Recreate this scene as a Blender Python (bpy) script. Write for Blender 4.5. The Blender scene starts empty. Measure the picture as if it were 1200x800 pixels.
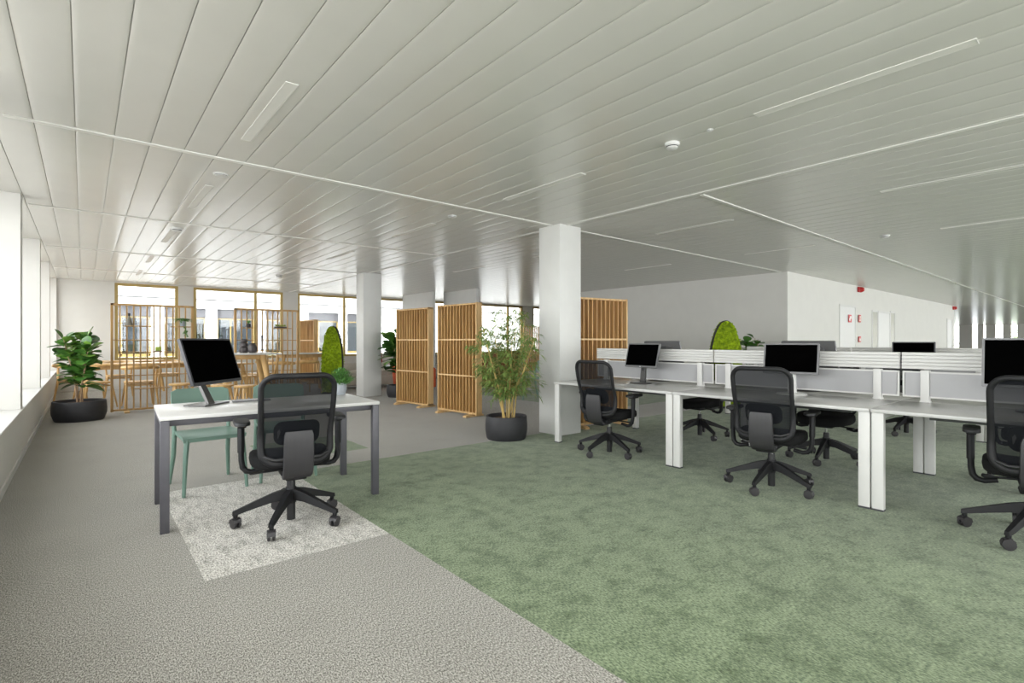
import bpy, bmesh, math, random
from mathutils import Vector, Matrix, Euler
random.seed(7)
PI = math.pi
S = bpy.context.scene
COL = S.collection
V = Vector

# ------------------------------------------------------------------ camera
cam = bpy.data.cameras.new('camera'); camo = bpy.data.objects.new('camera', cam); COL.objects.link(camo)
cam.sensor_width = 36; cam.lens = 36*600.6/1200; cam.clip_end = 400; cam.clip_start = .05
camo.location = (0, 0, 1.2); camo.rotation_euler = (PI/2, 0, -math.radians(39.9))
S.camera = camo
# ------------------------------------------------------------------ world, exposure
S.view_settings.view_transform = 'Standard'; S.view_settings.look = 'None'
S.view_settings.exposure = 1.18; S.view_settings.gamma = 1.0; S.view_settings.use_curve_mapping = False
w = bpy.data.worlds.new('overcast_sky'); S.world = w; w.use_nodes = True
wn = w.node_tree.nodes; wl = w.node_tree.links
bg = wn['Background']
tc = wn.new('ShaderNodeTexCoord'); nz = wn.new('ShaderNodeTexNoise'); nz.inputs['Scale'].default_value = 2.5; nz.inputs['Detail'].default_value = 4
mp = wn.new('ShaderNodeMapping'); mp.inputs['Scale'].default_value = (1, 1, 3)
cr = wn.new('ShaderNodeValToRGB')
cr.color_ramp.elements[0].color = (.97, .965, 1, 1); cr.color_ramp.elements[1].color = (1, .965, .92, 1)
cr.color_ramp.elements[0].position = .35; cr.color_ramp.elements[1].position = .62
wl.new(tc.outputs['Generated'], mp.inputs[0]); wl.new(mp.outputs[0], nz.inputs['Vector']); wl.new(nz.outputs['Fac'], cr.inputs[0]); wl.new(cr.outputs[0], bg.inputs[0])
bg.inputs[1].default_value = 5.0

def portal(loc, rot, sx, sy):
    l = bpy.data.lights.new('window_daylight', 'AREA'); l.shape = 'RECTANGLE'; l.size = sx; l.size_y = sy
    l.cycles.is_portal = True
    o = bpy.data.objects.new('window_daylight', l); COL.objects.link(o); o.location = loc; o.rotation_euler = rot
portal((-.98, 6.1, 1.6), (0, -PI/2, 0), 2.3, 20.4)
portal((7.5, 16.5, 1.7), (-PI/2, 0, 0), 15, 2.0)
portal((29, -4.2, 1.6), (PI/2, 0, 0), 60, 2.3)
portal((62.2, 6, 1.6), (0, PI/2, 0), 2.3, 19)

# ------------------------------------------------------------------ materials
def mat(name, col, rough=.5, metal=0., noise=0., scale=20., bump=0., bscale=None, stretch=(1, 1, 1), spec=.5, col2=None, detail=3, emit=0.):
    m = bpy.data.materials.new(name); m.use_nodes = True
    N = m.node_tree.nodes; L = m.node_tree.links; b = N['Principled BSDF']
    b.inputs['Base Color'].default_value = (*col, 1); b.inputs['Roughness'].default_value = rough; b.inputs['Metallic'].default_value = metal
    b.inputs['Specular IOR Level'].default_value = spec
    t = N.new('ShaderNodeTexCoord'); mp = N.new('ShaderNodeMapping'); mp.inputs['Scale'].default_value = stretch
    L.new(t.outputs['Object'], mp.inputs[0])
    if noise or col2:
        n = N.new('ShaderNodeTexNoise'); n.inputs['Scale'].default_value = scale; n.inputs['Detail'].default_value = detail
        L.new(mp.outputs[0], n.inputs['Vector'])
        r = N.new('ShaderNodeValToRGB')
        c2 = col2 or tuple(max(0, c*(1-noise)) for c in col); c1 = col if col2 else tuple(min(1, c*(1+noise)) for c in col)
        r.color_ramp.elements[0].color = (*c2, 1); r.color_ramp.elements[1].color = (*c1, 1)
        r.color_ramp.elements[0].position = .35; r.color_ramp.elements[1].position = .65
        L.new(n.outputs['Fac'], r.inputs[0]); L.new(r.outputs[0], b.inputs['Base Color'])
    if bump:
        n2 = N.new('ShaderNodeTexNoise'); n2.inputs['Scale'].default_value = bscale or scale; n2.inputs['Detail'].default_value = 4
        L.new(mp.outputs[0], n2.inputs['Vector'])
        bp = N.new('ShaderNodeBump'); bp.inputs['Strength'].default_value = bump; bp.inputs['Distance'].default_value = .01
        L.new(n2.outputs['Fac'], bp.inputs['Height']); L.new(bp.outputs[0], b.inputs['Normal'])
    if emit:
        b.inputs['Emission Color'].default_value = (1, .98, .94, 1); b.inputs['Emission Strength'].default_value = emit
    return m

def carpet(name, dark, light, big, fine=130., patch=3.0, tile=.06, streak=None, contrast=(.38, .66), bigf=.5, flecks=False):
    """loop-pile carpet tiles: fine speckle, cloudy patches and a slight tone step from tile to tile"""
    m = bpy.data.materials.new(name); m.use_nodes = True
    N = m.node_tree.nodes; L = m.node_tree.links; b = N['Principled BSDF']
    b.inputs['Roughness'].default_value = .95; b.inputs['Specular IOR Level'].default_value = .15
    b.inputs['Sheen Weight'].default_value = .15
    t = N.new('ShaderNodeTexCoord')
    def noise(sc, det, strt=(1, 1, 1), rough=.6):
        mp = N.new('ShaderNodeMapping'); mp.inputs['Scale'].default_value = strt; L.new(t.outputs['Object'], mp.inputs[0])
        n = N.new('ShaderNodeTexNoise'); n.inputs['Scale'].default_value = sc; n.inputs['Detail'].default_value = det; n.inputs['Roughness'].default_value = rough
        L.new(mp.outputs[0], n.inputs['Vector']); return n.outputs['Fac']
    f = noise(fine, 2, (1, .45, 1)); r = N.new('ShaderNodeValToRGB')
    r.color_ramp.elements[0].color = (*dark, 1); r.color_ramp.elements[1].color = (*light, 1)
    r.color_ramp.elements[0].position = contrast[0]; r.color_ramp.elements[1].position = contrast[1]
    L.new(f, r.inputs[0])
    g = noise(patch, 14 if flecks else 8, streak or (1, 1, 1), .78 if flecks else .7); r2 = N.new('ShaderNodeValToRGB')
    r2.color_ramp.elements[0].color = (*big, 1); r2.color_ramp.elements[1].color = (1, 1, 1, 1)
    r2.color_ramp.elements[0].position = .34; r2.color_ramp.elements[1].position = .54
    L.new(g, r2.inputs[0])
    mx = N.new('ShaderNodeMix'); mx.data_type = 'RGBA'; mx.blend_type = 'MULTIPLY'; mx.inputs[0].default_value = bigf
    L.new(r.outputs[0], mx.inputs[6]); L.new(r2.outputs[0], mx.inputs[7])
    ck = N.new('ShaderNodeTexWhiteNoise'); ck.noise_dimensions = '3D'
    sn = N.new('ShaderNodeVectorMath'); sn.operation = 'SNAP'; sn.inputs[1].default_value = (.5, .5, 50)
    of = N.new('ShaderNodeVectorMath'); of.operation = 'ADD'; of.inputs[1].default_value = (.033, .05, 5)
    L.new(t.outputs['Object'], of.inputs[0]); L.new(of.outputs[0], sn.inputs[0]); L.new(sn.outputs[0], ck.inputs['Vector'])
    mr = N.new('ShaderNodeMapRange'); mr.inputs['To Min'].default_value = 1-tile; mr.inputs['To Max'].default_value = 1+tile
    L.new(ck.outputs['Value'], mr.inputs['Value'])
    vm = N.new('ShaderNodeVectorMath'); vm.operation = 'SCALE'
    L.new(mx.outputs[2], vm.inputs[0]); L.new(mr.outputs[0], vm.inputs['Scale']); L.new(vm.outputs[0], b.inputs['Base Color'])
    bp = N.new('ShaderNodeBump'); bp.inputs['Strength'].default_value = .5; bp.inputs['Distance'].default_value = .004
    L.new(f, bp.inputs['Height']); L.new(bp.outputs[0], b.inputs['Normal'])
    return m

def glass(name, tint=(.95, .97, .98), refl=.04, fk=.5):
    m = bpy.data.materials.new(name); m.use_nodes = True
    N = m.node_tree.nodes; L = m.node_tree.links; N.remove(N['Principled BSDF'])
    o = N['Material Output']; tr = N.new('ShaderNodeBsdfTransparent'); tr.inputs[0].default_value = (*tint, 1)
    gl = N.new('ShaderNodeBsdfGlossy'); gl.inputs['Roughness'].default_value = .02
    fr = N.new('ShaderNodeLayerWeight'); fr.inputs[0].default_value = .25
    ma = N.new('ShaderNodeMath'); ma.operation = 'MULTIPLY_ADD'; ma.inputs[1].default_value = fk; ma.inputs[2].default_value = refl; ma.use_clamp = True
    L.new(fr.outputs['Fresnel'], ma.inputs[0])
    mx = N.new('ShaderNodeMixShader'); L.new(ma.outputs[0], mx.inputs[0]); L.new(tr.outputs[0], mx.inputs[1]); L.new(gl.outputs[0], mx.inputs[2])
    L.new(mx.outputs[0], o.inputs[0]); return m

def mesh_fabric(name, col, cover):
    m = bpy.data.materials.new(name); m.use_nodes = True
    N = m.node_tree.nodes; L = m.node_tree.links; b = N['Principled BSDF']
    b.inputs['Base Color'].default_value = (*col, 1); b.inputs['Roughness'].default_value = .8; b.inputs['Specular IOR Level'].default_value = .12
    tr = N.new('ShaderNodeBsdfTransparent'); mx = N.new('ShaderNodeMixShader'); mx.inputs[0].default_value = cover
    L.new(tr.outputs[0], mx.inputs[1]); L.new(b.outputs[0], mx.inputs[2]); L.new(mx.outputs[0], N['Material Output'].inputs[0])
    return m

M = {}
M['ceiling'] = mat('ceiling_metal', (.67, .66, .615), .22, 0, .012, 3, spec=.35, bump=.06, bscale=220)
M['ctrim'] = mat('ceiling_trim', (.72, .71, .67), .4)
M['wall'] = mat('wall_paint', (.62, .61, .575), .6, noise=.012, scale=4, bump=.02, bscale=300)
M['white'] = mat('white_paint', (.60, .595, .575), .45, noise=.01, scale=6)
M['column'] = mat('column_paint', (.62, .62, .595), .5, noise=.015, scale=5)
M['gold'] = mat('gold_frame', (.36, .26, .085), .42, .35, .05, 8)
M['glass'] = glass('window_glass')
M['glass_left'] = glass('dimming_glass_left', (.84, .86, .87), .04)  # tint made up to hold back daylight through the left windows
M['glass_back'] = glass('dimming_glass_back', (.70, .72, .725), .04)  # stronger made-up tint, dims daylight at the back and right windows
M['far_glass'] = glass('tinted_glass', (.17, .187, .20), .03, .12)
M['facade'] = mat('white_facade', (.80, .80, .80), .6, noise=.02, scale=2)
M['blind'] = mat('grey_blind', (.10, .10, .112), .7, noise=.04, scale=9)
M['ledge'] = mat('ledge_grey', (.035, .035, .037), .6, noise=.04)
M['court'] = mat('courtyard_paving', (.35, .34, .32), .9, noise=.1, scale=2)
M['gray_carpet'] = carpet('grey_carpet', (.115, .108, .090), (.54, .52, .465), (.86, .86, .85), 210, 2.2, .012)
M['light_carpet'] = carpet('pale_carpet', (.20, .19, .165), (.75, .725, .665), (.55, .55, .53), 130, 20, .02, (1, .35, 1), (.33, .62), .9)
M['green_carpet'] = carpet('green_carpet', (.058, .088, .042), (.285, .355, .205), (.22, .30, .15), 140, 6.0, .07, (1, 1, 1), (.30, .68), .85, True)
M['wood'] = mat('pine_wood', (.66, .44, .20), .5, noise=.3, scale=3, stretch=(9, 9, .55), col2=(.50, .30, .115), bump=.03, bscale=30)
M['woodh'] = mat('pine_wood_rail', (.72, .50, .25), .5, noise=.2, scale=3, stretch=(.8, 9, 9), col2=(.60, .39, .17))
M['lattice'] = mat('lattice_wood', (.46, .28, .10), .5, noise=.2, scale=3, stretch=(8, 8, .6), col2=(.36, .21, .07))
M['slat'] = mat('pine_slat_shaded', (.60, .37, .14), .55, noise=.3, scale=3, stretch=(9, 9, .55), col2=(.40, .215, .07))  # pine darkened so the shade between the fins sits in the colour
M['oak'] = mat('oak_wood', (.60, .38, .155), .45, noise=.2, scale=4, stretch=(3, 3, 1), col2=(.46, .28, .10))
M['black'] = mat('black_plastic', (.007, .007, .008), .5, noise=.1, scale=30)
M['dark'] = mat('charcoal_plastic', (.011, .011, .012), .55, noise=.08, scale=30, spec=.3)
M['spine'] = mat('grey_plastic', (.028, .027, .029), .5, noise=.06, scale=20, stretch=(4, 1, .4))
M['fabric'] = mat('black_fabric', (.010, .010, .010), .95, noise=.3, scale=300, bump=.3, bscale=300, spec=.2)
M['mesh'] = mesh_fabric('mesh_weave', (.008, .009, .011), .85)
M['chrome'] = mat('chrome', (.6, .6, .6), .2, 1)
M['castor'] = mat('castor_grey', (.030, .028, .030), .4)
M['leg_grey'] = mat('steel_grey_leg', (.085, .083, .095), .45, .2, .05, 10)
M['top_white'] = mat('white_laminate', (.58, .575, .555), .28, noise=.012, scale=5)
M['top_edge'] = mat('bench_laminate', (.50, .495, .48), .22, noise=.012, scale=5)
M['mint'] = mat('mint_plastic', (.135, .225, .18), .45, noise=.02, scale=5)
M['screen'] = mat('black_screen', (.001, .001, .001), .5, spec=.0)
M['silver'] = mat('silver_plastic', (.14, .14, .142), .4, .3, .04, 10)
M['stand'] = mat('stand_metal', (.11, .108, .105), .35, .5, .04, 10)
M['slate'] = mat('slate_housing', (.055, .055, .062), .4, .2)
M['panel'] = mat('frosted_panel', (.35, .35, .355), .35, noise=.02, scale=3)
M['pot'] = mat('matte_black_pot', (.022, .022, .025), .6, noise=.15, scale=8)
M['pot_grey'] = mat('zinc_pot', (.26, .28, .30), .5, noise=.08, scale=20)
M['soil'] = mat('potting_soil', (.11, .06, .035), .95, noise=.5, scale=60, bump=.8)
M['bark'] = mat('bark', (.30, .20, .12), .8, noise=.25, scale=30, stretch=(1, 1, .2))
M['cane'] = mat('bamboo_cane', (.50, .36, .13), .5, noise=.2, scale=12, stretch=(1, 1, .3))
M['leaf'] = mat('fig_leaf', (.075, .19, .03), .35, noise=.35, scale=5, col2=(.025, .085, .015))
M['leaf2'] = mat('fig_leaf_young', (.14, .27, .04), .4, noise=.3, scale=6)
M['bamboo'] = mat('bamboo_leaf', (.22, .31, .075), .5, noise=.35, scale=9, col2=(.10, .18, .04))
M['herb'] = mat('herb_leaf', (.09, .23, .05), .5, noise=.3, scale=30)
M['moss'] = mat('lime_moss', (.42, .56, .012), .95, noise=.4, scale=16, col2=(.22, .33, .008), bump=1., bscale=30)
M['moss_edge'] = mat('moss_board', (.03, .03, .028), .8)
M['sofa'] = mat('beige_upholstery', (.52, .48, .42), .9, noise=.05, scale=40)
M['red'] = mat('red_upholstery', (.30, .035, .03), .85, noise=.1, scale=40)
M['orange'] = mat('orange_upholstery', (.55, .10, .035), .85, noise=.1, scale=40)
M['brown'] = mat('russet_upholstery', (.16, .035, .02), .7, noise=.1, scale=40)
M['alarm'] = mat('alarm_red', (.45, .02, .02), .4)
M['sign_red'] = mat('sign_red', (.60, .08, .08), .5)
M['sign_white'] = mat('sign_white', (.85, .80, .78), .5)
M['diffuser'] = mat('lamp_diffuser', (.71, .70, .65), .5, emit=.01)
M['plastic_w'] = mat('white_plastic', (.66, .66, .64), .4)
M['taupe'] = mat('stone_vase', (.17, .16, .13), .6, noise=.15, scale=15)
M['vase'] = mat('mottled_vase', (.07, .06, .06), .45, noise=.4, scale=14)
M['cube'] = mat('green_cube', (.30, .40, .06), .9, noise=.3, scale=60)
M['tree'] = mat('tree_leaf', (.42, .54, .30), .8, noise=.4, scale=2)
M['door'] = mat('door_paint', (.62, .615, .60), .4, noise=.01)
M['door_recess'] = mat('recess_glass', (.27, .265, .20), .3, noise=.1, scale=3)
M['tag_white'] = mat('paper_tag', (.75, .75, .70), .7)

# ------------------------------------------------------------------ mesh builder
class MB:
    def __init__(s): s.b = bmesh.new(); s.mi = 0
    def _xf(s, vs, loc, rot=None):
        m = Matrix.Translation(V(loc)) @ (rot.to_matrix().to_4x4() if isinstance(rot, Euler) else (rot if rot is not None else Matrix.Identity(4)))
        bmesh.ops.transform(s.b, matrix=m, verts=vs)
    def box(s, c, size, rot=None, bev=0., seg=2):
        r = bmesh.ops.create_cube(s.b, size=1.0); vs = r['verts']
        for v in vs: v.co = V((v.co.x*size[0], v.co.y*size[1], v.co.z*size[2]))
        fs = set(f for v in vs for f in v.link_faces)
        for f in fs: f.material_index = s.mi
        if bev > 0:
            es = list(set(e for v in vs for e in v.link_edges))
            rr = bmesh.ops.bevel(s.b, geom=es, offset=min(bev, min(size)*.49), segments=seg, affect='EDGES', profile=.5)
            vs = list(set(v for f in rr['faces'] for v in f.verts) | set(v for v in vs if v.is_valid))
            for f in rr['faces']: f.material_index = s.mi
            for v in list(vs):
                for f in v.link_faces:
                    for q in f.verts:
                        if q not in vs: vs.append(q)
        s._xf(vs, c, rot); return s
    def tube(s, pts, rad, seg=8, flat=1., up=None, cap=True, closed=False):
        """swept tube; rad a number or a list; flat squashes along the frame's second axis"""
        pts = [V(p) for p in pts]; n = len(pts)
        if not hasattr(rad, '__len__'): rad = [rad]*n
        rings = []; prev = None
        for i, p in enumerate(pts):
            if closed: t = pts[(i+1) % n]-pts[i-1]
            else: t = pts[min(i+1, n-1)]-pts[max(i-1, 0)]
            t.normalize()
            if up is not None: a = V(up)
            elif prev is not None: a = prev
            else: a = V((0, 0, 1)) if abs(t.z) < .9 else V((1, 0, 0))
            x = t.cross(a)
            if x.length < 1e-5: x = t.orthogonal()
            x.normalize(); y = x.cross(t).normalized()
            if up is None: prev = y
            rings.append([s.b.verts.new(p + x*math.cos(2*PI*k/seg)*rad[i] + y*math.sin(2*PI*k/seg)*rad[i]*flat) for k in range(seg)])
        m = n if closed else n-1
        for i in range(m):
            A, B = rings[i], rings[(i+1) % n]
            for k in range(seg):
                f = s.b.faces.new((A[k], A[(k+1) % seg], B[(k+1) % seg], B[k])); f.material_index = s.mi
        if cap and not closed:
            s.b.faces.new(list(reversed(rings[0]))).material_index = s.mi; s.b.faces.new(rings[-1]).material_index = s.mi
        return s
    def lathe(s, prof, c=(0, 0, 0), seg=32, rot=None, sx=1., sy=1.):
        rings = []
        allv = []
        for r, z in prof:
            if r < 1e-5: v = s.b.verts.new((0, 0, z)); rings.append([v]); allv.append(v)
            else:
                rg = [s.b.verts.new((r*sx*math.cos(2*PI*k/seg), r*sy*math.sin(2*PI*k/seg), z)) for k in range(seg)]; rings.append(rg); allv += rg
        for A, B in zip(rings, rings[1:]):
            for k in range(seg):
                k2 = (k+1) % seg
                if len(A) == 1 and len(B) == 1: continue
                if len(A) == 1: f = s.b.faces.new((A[0], B[k2], B[k]))
                elif len(B) == 1: f = s.b.faces.new((A[k], A[k2], B[0]))
                else: f = s.b.faces.new((A[k], A[k2], B[k2], B[k]))
                f.material_index = s.mi
        s._xf(allv, c, rot); return s
    def cyl(s, c, r, h, seg=24, rot=None, bev=.1):
        b = min(r, h)*bev
        return s.lathe([(0, -h/2), (r-b, -h/2), (r, -h/2+b), (r, h/2-b), (r-b, h/2), (0, h/2)], c, seg, rot)
    def prism(s, poly, depth, mtx, bev=0.):
        """polygon in local XY extruded by depth along local Z (centred), placed by matrix mtx"""
        a = [s.b.verts.new((x, y, -depth/2)) for x, y in poly]; b2 = [s.b.verts.new((x, y, depth/2)) for x, y in poly]
        n = len(poly); fs = [s.b.faces.new(list(reversed(a))), s.b.faces.new(b2)]
        for i in range(n): fs.append(s.b.faces.new((a[i], a[(i+1) % n], b2[(i+1) % n], b2[i])))
        for f in fs: f.material_index = s.mi
        bmesh.ops.transform(s.b, matrix=mtx, verts=a+b2); return s
    def leaf(s, base, d, nrm, L, W, droop=.3, fold=.15, n=4, shape=None):
        d = V(d).normalized(); side = d.cross(V(nrm))
        if side.length < 1e-4: side = d.orthogonal()
        side.normalize(); up = side.cross(d).normalized()
        prev = None
        for i in range(n+1):
            t = i/n; wd = (shape(t) if shape else math.sin(PI*min(1, t*.94+.05))**.7)*W/2
            c = V(base)+d*L*t - V((0, 0, 1))*droop*L*t*t
            row = [s.b.verts.new(c+side*wd+up*wd*fold*2), s.b.verts.new(c), s.b.verts.new(c-side*wd+up*wd*fold*2)]
            if prev:
                for k in (0, 1):
                    f = s.b.faces.new((prev[k], prev[k+1], row[k+1], row[k])); f.material_index = s.mi
            prev = row
        return s
    def quad(s, p):
        f = s.b.faces.new([s.b.verts.new(q) for q in p]); f.material_index = s.mi; return s
    def build(s, name, m, parent=None, smooth=True):
        me = bpy.data.meshes.new(name); bmesh.ops.recalc_face_normals(s.b, faces=s.b.faces) if not getattr(s, 'keepn', False) else None
        s.b.to_mesh(me); s.b.free()
        for mm in (m if isinstance(m, (list, tuple)) else [m]): me.materials.append(mm)
        if smooth:
            me.polygons.foreach_set('use_smooth', [True]*len(me.polygons))
            try: me.set_sharp_from_angle(angle=math.radians(38))
            except Exception: pass
        o = bpy.data.objects.new(name, me); COL.objects.link(o)
        if parent: o.parent = parent
        return o

def rrect(w, h, r, n=5):
    out = []
    for cx, cy, a0 in ((w/2-r, h/2-r, 0), (-w/2+r, h/2-r, PI/2), (-w/2+r, -h/2+r, PI), (w/2-r, -h/2+r, 1.5*PI)):
        for k in range(n+1):
            a = a0+PI/2*k/n; out.append((cx+r*math.cos(a), cy+r*math.sin(a)))
    return out
def thing(name, label, cat, loc=(0, 0, 0), rz=0., group=None):
    o = bpy.data.objects.new(name, None); COL.objects.link(o); o.empty_display_size = .1
    o.location = loc; o.rotation_euler = (0, 0, rz); o['label'] = label; o['category'] = cat
    if group: o['group'] = group
    return o
def tag(o, label, cat, group=None, kind=None):
    o['label'] = label; o['category'] = cat
    if group: o['group'] = group
    if kind: o['kind'] = kind
    return o
def struct(mb, name, m, smooth=False, parent=None):
    o = mb.build(name, m, parent, smooth)
    if not parent: o['kind'] = 'structure'
    return o
def clone(root, loc, rz, label, group=None):
    r = root.copy(); COL.objects.link(r); r.location = loc; r.rotation_euler = (0, 0, rz); r['label'] = label
    if group: r['group'] = group
    for ch in list(root.children):
        c = ch.copy(); COL.objects.link(c); c.parent = r
        for g in list(ch.children):
            d = g.copy(); COL.objects.link(d); d.parent = c
    return r
def RX(a): return Euler((a, 0, 0))
def RZ(a): return Euler((0, 0, a))

# ================================================================== SETTING
XL, XR, YB, YF, ZC = -.49, 62.0, 16.28, -4.0, 2.7
# floor: grey carpet with a pale bay, a green field and green patches, all in one plane
fl = MB()
xs = [-1.0, XL, .467, 1.467, 2.467, 6.9, 11.55, XR+.2]; ys = [YF-.2, 2.955, 4.9, 5.47, 5.9, 6.47, 9.4, YB+.3]
for i in range(len(xs)-1):
    for j in range(len(ys)-1):
        cx, cy = (xs[i]+xs[i+1])/2, (ys[j]+ys[j+1])/2
        fl.mi = 0
        if cx > 1.467 and cy < 4.9: fl.mi = 1
        elif .467 < cx < 1.467 and 2.955 < cy < 4.9: fl.mi = 2
        elif 1.467 < cx < 2.467 and 5.47 < cy < 6.47: fl.mi = 1
        elif 6.9 < cx < 11.55 and 5.9 < cy < 9.4: fl.mi = 1
        fl.box((cx, cy, -.05), (xs[i+1]-xs[i], ys[j+1]-ys[j], .1))
struct(fl, 'floor', [M['gray_carpet'], M['green_carpet'], M['light_carpet']])
# ceiling: long metal planks with soft rolled edges
cb = MB(); pw = .2165; x = -.044-pw*4
prof = [(0, .012), (.002, .012), (.0023, .002), (.008, .0006), (.030, 0), (.108, -.0004), (.186, 0), (.2085, .0006), (.2142, .002), (.2145, .012)]
prev = None
while x < XR+.1:
    for dx, dz in prof:
        cur = (cb.b.verts.new((x+dx, YF-.2, ZC+dz)), cb.b.verts.new((x+dx, YB+.1, ZC+dz)))
        if prev: cb.b.faces.new((prev[0], prev[1], cur[1], cur[0]))
        prev = cur
    x += pw
cb.box(((XR-.9)/2, (YB+YF)/2, ZC+.08), (XR+1.4, YB-YF+.6, .06))
struct(cb, 'ceiling', M['ceiling'], True)
tn = [0]
def trim(c, s, m='ctrim'):
    tn[0] += 1
    mb = MB(); mb.box(c, s, bev=.004, seg=1); struct(mb, 'trim_%d' % tn[0], M[m])
trim((4.775, (YB+YF)/2, 2.697), (.05, YB-YF-.1, .012))
trim(((4.775+XL)/2+3.4, 4.75, 2.697), (11.9, .05, .012))
trim((2.14, 7.66, 2.697), (5.2, .04, .012)); trim((2.14, 10.8, 2.697), (5.2, .04, .012)); trim((2.14, 13.8, 2.697), (5.2, .04, .012))
trim((33.4, 2.775, 2.697), (57.1, .05, .012))

# left wall: low parapet, deep sill, fins between the windows
GX = XL-.48
lw = MB()
lw.box(((XL+GX)/2-.08, 6.1, .25), (XL-GX+.16, 20.6, .5))
for yy in (-3.8, -1.6, 1.3, 4.28, 7.18, 10.22, 13.0, 16.2):
    lw.box(((XL+GX)/2-.08, yy+.11, 1.6), (XL-GX+.16, .22, 2.2))
struct(lw, 'wall_left', M['wall'])
mb = MB(); mb.box(((XL+GX)/2+.01, 6.1, .507), (XL-GX+.02, 20.3, .014), bev=.004, seg=1); struct(mb, 'trim_sill_left', M['white'])
wi = [0]
def window(x0, x1, z0, z1, plane, axis, fr=.06, mull=(), dep=.07, gm='glass', fm='gold'):
    """gold framed window; axis 'x' runs along X at Y=plane, 'y' runs along Y at X=plane"""
    wi[0] += 1; nm = 'window_%d' % wi[0]
    def P3(u, z, w=0): return (u, plane+w, z) if axis == 'x' else (plane+w, u, z)
    def S3(u, z, w): return (u, w, z) if axis == 'x' else (w, u, z)
    m = MB(); mu, mz = (x0+x1)/2, (z0+z1)/2
    m.box(P3(mu, z1-fr/2), S3(x1-x0, fr, dep)); m.box(P3(mu, z0+fr/2), S3(x1-x0, fr, dep))
    for u in (x0+fr/2, x1-fr/2): m.box(P3(u, mz), S3(fr, z1-z0-2*fr, dep))
    for u in mull: m.box(P3(u, mz), S3(fr, z1-z0-2*fr, dep))
    o = struct(m, nm, M[fm])
    g = MB(); g.box(P3(mu, mz), S3(x1-x0-.02, z1-z0-.02, .008)); struct(g, 'window_pane', M[gm], parent=o)
    return o
ye = [(-3.57, -1.61), (-1.37, 1.29), (1.53, 4.27), (4.51, 7.17), (7.41, 10.21), (10.45, 12.99), (13.23, 16.19)]
for a, b in ye: window(a, b, .515, 2.69, GX-.02, 'y', gm='glass_left')

# back wall with tall gold windows
bw = MB(); T = .3
def bwall(x0, x1, z0, z1): bw.box(((x0+x1)/2, YB+T/2, (z0+z1)/2), (x1-x0, T, z1-z0))
wins = [(.60, 1.95, ()), (2.30, 4.62, (3.86,)), (5.05, 7.30, (6.52,)), (7.74, 10.75, (9.2,)), (11.95, 14.22, (13.43,)), (14.78, 17.2, (16.4,))]
px = -1.05
for a, b, mm in wins:
    bwall(px, a, 0, ZC); bwall(a, b, 0, .72); bwall(a, b, 2.68, ZC); px = b
bwall(px, 28.2, 0, ZC)
struct(bw, 'wall_back', M['wall'])
for a, b, mm in wins: window(a, b, .72, 2.68, YB+.06, 'x', .07, mm, gm='glass_back')
# unseen wall behind the camera, windows all along added to light the room
fw_ = MB(); fw_.box((30.5, YF-.15, .25), (64, .3, .5)); 
xx = -.9
edges = []
while xx < 62:
    fw_.box((xx, YF-.15, 1.6), (.35, .3, 2.2)); edges.append((xx+.175, xx+2.825)); xx += 3.0
struct(fw_, 'wall_front', M['wall'])
for a, b in edges[:-1]: window(a, b, .5, 2.7, YF-.1, 'x')
# core block on the right with its doors
cw = MB(); cw.box((19.9, 7.9, 1.35), (16.7, 6.54, 2.7)); struct(cw, 'wall_core', M['wall'])
mb = MB(); mb.box((28.1, 13.7, 1.35), (.2, 5.2, 2.7)); struct(mb, 'wall_annex', M['wall'])
# far wall on the right with its slot windows
fr_ = MB(); slots = [(5.95, 6.4), (6.85, 7.4), (7.98, 8.2), (8.52, 8.95), (9.8, 10.3), (4.4, 5.0), (2.6, 3.3), (.6, 1.5), (-2, -.8)]
yy = YF-.2
for a, b in sorted(slots):
    fr_.box((XR+.15, (yy+a)/2, 1.35), (.3, a-yy, 2.7)); fr_.box((XR+.15, (a+b)/2, .1), (.3, b-a, .2)); yy = b
fr_.box((XR+.15, (yy+YB+.2)/2, 1.35), (.3, YB+.2-yy, 2.7)); struct(fr_, 'wall_right', M['wall'])
for a, b in slots: window(a, b, .2, 2.7, XR+.1, 'y', .03, gm='glass_back')
mb = MB(); mb.box((45.1, YB+.15, 1.35), (33.9, .3, 2.7)); struct(mb, 'wall_back_right', M['wall'])

# free-standing columns
def column(x0, x1, y0, y1):
    m = MB(); m.box(((x0+x1)/2, (y0+y1)/2, ZC/2), (x1-x0, y1-y0, ZC), bev=.006, seg=2)
    o = struct(m, 'wall_column', M['column'], True)
column(4.64, 5.03, 4.60, 4.99)
column(4.66, 5.08, 10.60, 10.98)
column(8.0, 8.12, 13.3, 15.15)
column(8.5, 8.62, 11.75, 13.45)
# baseboards
mb = MB(); mb.box((11.54, 7.9, .035), (.02, 6.5, .07)); struct(mb, 'baseboard_core', M['white'])
mb = MB(); mb.box((XL+.006, 6.1, .03), (.012, 20.2, .06)); struct(mb, 'baseboard_left', M['white'])

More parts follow.
